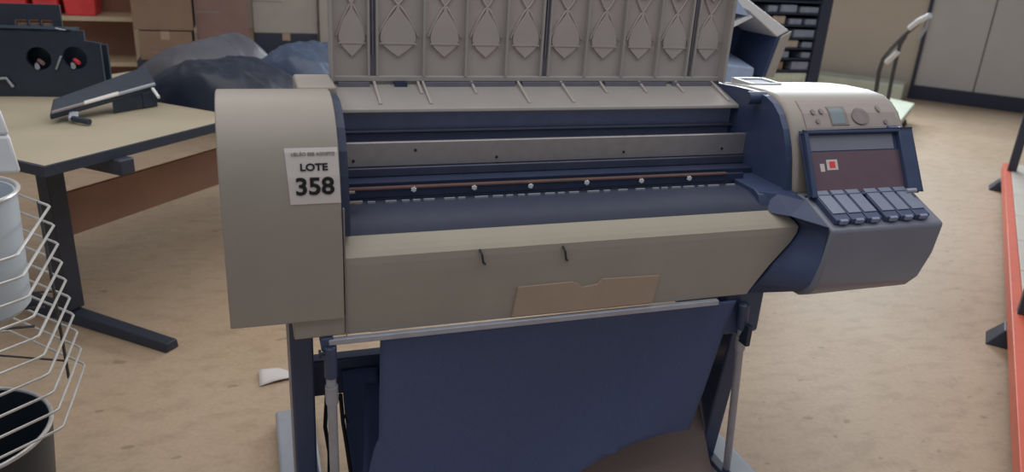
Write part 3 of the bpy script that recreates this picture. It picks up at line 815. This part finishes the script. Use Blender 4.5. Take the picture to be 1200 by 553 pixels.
# ------------------------------------------------------------------ right: low orange and white shelf
r0 = at(1187, 390, z=.15); r1 = at(1176, 190, z=.15)
ru = (r1 - r0); ru.z = 0; RL = ru.length; ru.normalize(); rv = Vector((ru.y, -ru.x, 0))
R0 = r0 - ru * 2.2; R0.z = 0; RL += 2.2
def RP(s_, d, z): return R0 + ru * s_ + rv * d + Vector((0, 0, z))
def rbx(s0, s1, d0, d1, z0, z1): return MB().hull8([RP(s0, d0, z0), RP(s1, d0, z0), RP(s1, d1, z0), RP(s0, d1, z0)], [RP(s0, d0, z1), RP(s1, d0, z1), RP(s1, d1, z1), RP(s0, d1, z1)])
sh = thing('storage_rack', RP(RL / 2, .4, 0), 'low orange-edged storage rack with white boards and dark posts along the right side', 'shelf')
rbx(0, RL, 0, .045, .075, .148).build('shelf_beam', M['orange'], sh, bevel=.004)
rbx(0, RL, .80, .84, .08, .15).build('shelf_beam', M['orange'], sh, bevel=.004)
s_ = 0.0
while s_ < RL - .1:
    e_ = min(RL, s_ + .5)
    rbx(s_ + .004, e_ - .004, .046, .80, .13, .15).build('shelf_board', M['shelf'], sh, bevel=.003); s_ = e_
f1 = at(1172, 400, z=0); f2 = at(1170, 222, z=0)
for fpt in (f1, f2):
    s0 = (fpt - R0).dot(ru); d0 = (fpt - R0).dot(rv)
    for dd_ in (0, .78):
        ps = rbx(s0 - .03, s0 + .03, .02 + dd_, .075 + dd_, 0, 1.9).build('post', M['deskedge'], sh, bevel=.004)
    MB().hull8([RP(s0 - .07, min(d0, -.06), 0), RP(s0 + .07, min(d0, -.06), 0), RP(s0 + .07, .9, 0), RP(s0 - .07, .9, 0)],
               [RP(s0 - .05, -.005, .074), RP(s0 + .05, -.005, .074), RP(s0 + .05, .86, .074), RP(s0 - .05, .86, .074)]).build('rack_foot', M['deskedge'], sh, bevel=.004)

# ------------------------------------------------------------------ behind right: tilted open tub, rack of units, trolley
stx, sty = 1.95, 1.5
# black cabinet that carries it (mostly hidden by the printer)
cb = thing('low_cabinet', (1.95, 1.62, 0), 'dark low cabinet behind the printer, under the tilted white housing', 'cabinet')
MB().box((1.55, 1.38, .04), (2.25, 1.95, .86)).build('body', M['deskedge'], cb, bevel=.008)
MB().box((1.56, 1.365, .08), (1.895, 1.38, .84)).build('door', M['black'], cb); MB().box((1.905, 1.365, .08), (2.24, 1.38, .84)).build('door', M['black'], cb)
th_ = thing('tilted_housing', (1.95, 1.6, .86), 'white-rimmed dark machine housing tilted open, behind the right end of the printer', 'machine part')
Y = 1.42
def w3(px, py, dy=0): v_ = at(px, py, y=Y); v_.y += dy; return v_
outer = [(800, -60), (868, -5), (923, 33), (904, 66), (893, 104), (800, 104)]
inner = [(800, -20), (852, 0), (882, 17), (911, 42), (899, 70), (886, 104), (800, 104)]
def loft(poly, y0, y1, name, m, shrink=1):
    n = len(poly); f_ = [w3(a, b, y0) for a, b in poly]; b_ = [w3(a, b, y1) for a, b in poly]
    return MB().add(f_ + b_, [tuple(range(n)), tuple(reversed(range(n, 2 * n)))] + [(i, n + i, n + (i + 1) % n, (i + 1) % n) for i in range(n)])
# rim as bars around
rim = MB()
pp = [w3(845, -18), w3(868, -3), w3(917, 34), w3(899, 68), w3(888, 104)]
rim.hull8([w3(830, -30), w3(845, -2), w3(845, -2, .3), w3(830, -30, .3)], [w3(868, -8), w3(880, 16), w3(880, 16, .3), w3(868, -8, .3)])
rim.hull8([w3(868, -8), w3(880, 16), w3(880, 16, .3), w3(868, -8, .3)], [w3(925, 36), w3(911, 44), w3(911, 44, .3), w3(925, 36, .3)])
rim.build('rim', M['white'], th_, bevel=.006)
sd2 = MB().hull8([w3(925, 36), w3(911, 43), w3(911, 43, .3), w3(925, 36, .3)], [w3(904, 90), w3(893, 90), w3(893, 90, .3), w3(904, 90, .3)])
sd2.build('side_wall', M['navy'], th_)
MB().hull8([w3(926, 36, -.012), w3(914, 43, -.012), w3(914, 43, -.001), w3(926, 36, -.001)], [w3(905, 90, -.012), w3(896, 90, -.012), w3(896, 90, -.001), w3(905, 90, -.001)]).build('side_edge', M['cardlight'], th_, bevel=.002)
MB().hull8([w3(780, 110, .26), w3(900, 96, .26), w3(900, 96, .30), w3(780, 110, .30)], [w3(800, -40, .26), w3(912, 40, .26), w3(912, 40, .30), w3(800, -40, .30)]).build('back_wall', M['navy'], th_)
MB().hull8([w3(835, 106, .0), w3(880, 104, .0), w3(880, 104, .25), w3(835, 106, .25)], [w3(835, 74, .0), w3(884, 80, .0), w3(895, 72, .25), w3(835, 66, .25)]).build('inner_tray', M['sheet'], th_, bevel=.004)
MB().hull8([w3(835, 10, -.005), w3(878, 19, -.005), w3(878, 19, .2), w3(835, 10, .2)], [w3(835, -18, -.005), w3(862, -2, -.005), w3(862, -2, .2), w3(835, -18, .2)]).build('upper_sheet', M['sheet'], th_)
MB().hull8([w3(835, 44, -.003), w3(836, 38, -.003), w3(836, 38, .2), w3(835, 44, .2)], [w3(882, 20, -.003), w3(878, 17, -.003), w3(878, 17, .2), w3(882, 20, .2)]).build('sheet_edge', M['white'], th_)

def wall4(p, q_, p2, q2, name, m):
    return MB().hull8([w3(*p), w3(*q_), w3(*q_, .3), w3(*p, .3)], [w3(*p2), w3(*q2), w3(*q2, .3), w3(*p2, .3)]).build(name, m, th_, bevel=.003)
wall4((775, 104), (896, 92), (775, 116), (906, 100), 'bottom_wall', M['navy'])
wall4((770, -76), (845, -20), (775, -62), (846, -6), 'top_wall', M['white'])
wall4((765, -76), (775, -70), (768, 116), (780, 116), 'end_wall', M['navy'])
# rack of small grey units
RY = 3.2
ra = at(880, 0, y=RY); rb = at(976, 0, y=RY)
ek = thing('equipment_rack', (3.6, RY + .2, 0), 'dark rack filled with grey electronic units behind the printer', 'rack')
xl, xr_ = ra.x - .05, rb.x
MB().box((xl, RY, 0), (xl + .05, RY + .45, 1.6)).build('post', M['skirting'], ek)
MB().box((xr_ - .09, RY - .01, 0), (xr_, RY + .45, 1.6)).build('post', M['skirting'], ek)
MB().box((xl, RY + .43, 0), (xr_, RY + .45, 1.6)).build('back', M['black'], ek)
zs = [at(930, p_, y=RY).z for p_ in (97, 82, 68, 56, 44, 29, 15, 1)]
for z in zs + [1.3, 1.4, .45, .3, .15]:
    MB().box((xl + .05, RY + .0, z - .012), (xr_ - .09, RY + .43, z)).build('shelf', M['black'], ek)
items = [(915, 935, 5, 13, 0), (938, 961, 8, 14, 0), (900, 912, 6, 13, 0), (905, 921, 18, 27, 1), (930, 957, 35, 43, 0), (916, 936, 46, 54, 1), (939, 951, 60, 66, 0), (907, 925, 60, 67, 0), (927, 950, 72, 81, 0), (900, 918, 72, 81, 2), (896, 946, 85, 96, 3), (940, 955, 47, 53, 0), (944, 958, 21, 27, 0), (925, 940, 22, 28, 0)]
for i, (x0, x1, y0, y1, k) in enumerate(items):
    a_ = at(x0, y1, y=RY + .01); b_ = at(x1, y0, y=RY + .01)
    zb = max([z for z in zs if z <= a_.z + .03] or [a_.z]) + .001
    room = min([z for z in zs + [1.3] if z > zb + .02]) - .014 - zb
    m = [M['rackitem'], M['rackcream'], M['card'], M['green']][k]
    mb = MB().box((max(a_.x, xl + .055), RY + .01, zb), (min(b_.x, xr_ - .095), RY + .35, zb + min(room, max(.03, b_.z - a_.z))))
    if k == 3:
        for j in range(8):
            xx = max(a_.x, xl + .06) + (min(b_.x, xr_ - .1) - max(a_.x, xl + .06)) * (j + .5) / 8
            mb.box((xx - .008, RY, zb + .01), (xx + .004, RY + .01, zb + .05))
    lev = {13: 'top', 14: 'top', 27: 'second', 28: 'second', 43: 'third', 54: 'fourth', 53: 'fourth', 67: 'fifth', 66: 'fifth', 81: 'sixth', 96: 'seventh'}[y1]
    where = {0: 'middle', 1: 'right end', 2: 'left end', 3: 'left end', 5: 'left part', 11: 'right part', 12: 'right end', 13: 'middle', 6: 'right part', 7: 'left part', 8: 'right part', 9: 'left end'}.get(i)
    kind = ['grey unit', 'cream unit', 'tan carton', 'pale gridded crate'][k]
    lb = '%s in the %s of the %s visible shelf of the dark rack' % (kind, where, lev) if where else '%s alone on the %s visible shelf of the dark rack' % (kind, lev)
    tag(mb.build('electronic_unit', m, bevel=.003), lb, 'electronics', 'units in the equipment rack')

# platform trolley with bent handle
tr = thing('platform_trolley', (5.0, 3.5, 0), 'pale green platform trolley with bent steel handle near the partition', 'trolley')
def HX(pix, x): return [at(a, b, x=x) for a, b in pix]
hA = HX([(1023, 122), (1027, 104), (1030, 84), (1035, 69), (1044, 58), (1059, 42), (1076, 27), (1089, 18)], 5.0)
hB = HX([(1037, 130), (1040, 119), (1046, 88), (1051, 66), (1055, 52), (1062, 41)], 5.0)
MB().tube(hA, .017, 10).build('handle_tube', M['wire_dark'], tr, smooth=True)
MB().tube(hB, .015, 10).build('handle_tube', M['wire_dark'], tr, smooth=True)
MB().tube(HX([(1066, 33), (1076, 25), (1090, 18)], 4.99), .022, 10).build('grip', M['white'], tr, smooth=True)
MB().tube(HX([(1039, 73), (1046, 67), (1052, 61)], 4.98), .022, 10).build('grip', M['white'], tr, smooth=True)
MB().tube(HX([(1089, 19), (1086, 32), (1080, 40), (1077, 45)], 5.0), .014, 8).build('handle_hook', M['foot'], tr, smooth=True)
d0 = at(1030, 118, x=5.0)
dk = MB()
c1, c2, c3, c4 = at(940, 92, z=.42), at(1066, 104, z=.30), at(1064, 112, z=.24), at(940, 104, z=.24)
p1, p2 = at(1072, 121, z=.20), at(1056, 141, z=.20)
dk.hull8([v.xy.to_3d() + Vector((0, 0, .14)) for v in (at(1030, 112, z=.2), p1, p2, at(1020, 141, z=.2))], [v.xy.to_3d() + Vector((0, 0, .2)) for v in (at(1030, 112, z=.2), p1, p2, at(1020, 141, z=.2))])
dk.build('deck', M['green'], tr, bevel=.008)
for q_ in (at(1060, 126, z=.2), at(1052, 138, z=.2), at(1030, 138, z=.2), at(1030, 118, z=.2)):
    MB().tube([(q_.x - .015, q_.y, .055), (q_.x + .015, q_.y, .055)], .055, 16).build('wheel', M['black'], tr, smooth=True)
    MB().tube([(q_.x, q_.y, .06), (q_.x, q_.y, .14)], .012, 8).build('wheel_fork', M['black'], tr)
g = [WB - UR * .08 - VR * 1.7, WB - UR * .08 - VR * .06, WB - UR * .5 - VR * .06, WB - UR * .5 - VR * 1.7]
gb = MB().hull8([Vector((v.x, v.y, 0)) for v in g], [Vector((v.x, v.y, .20)) for v in g]).build('green_crate', M['green'], bevel=.01)
tag(gb, 'long pale green crate at the foot of the beige wall, behind the trolley', 'crate')
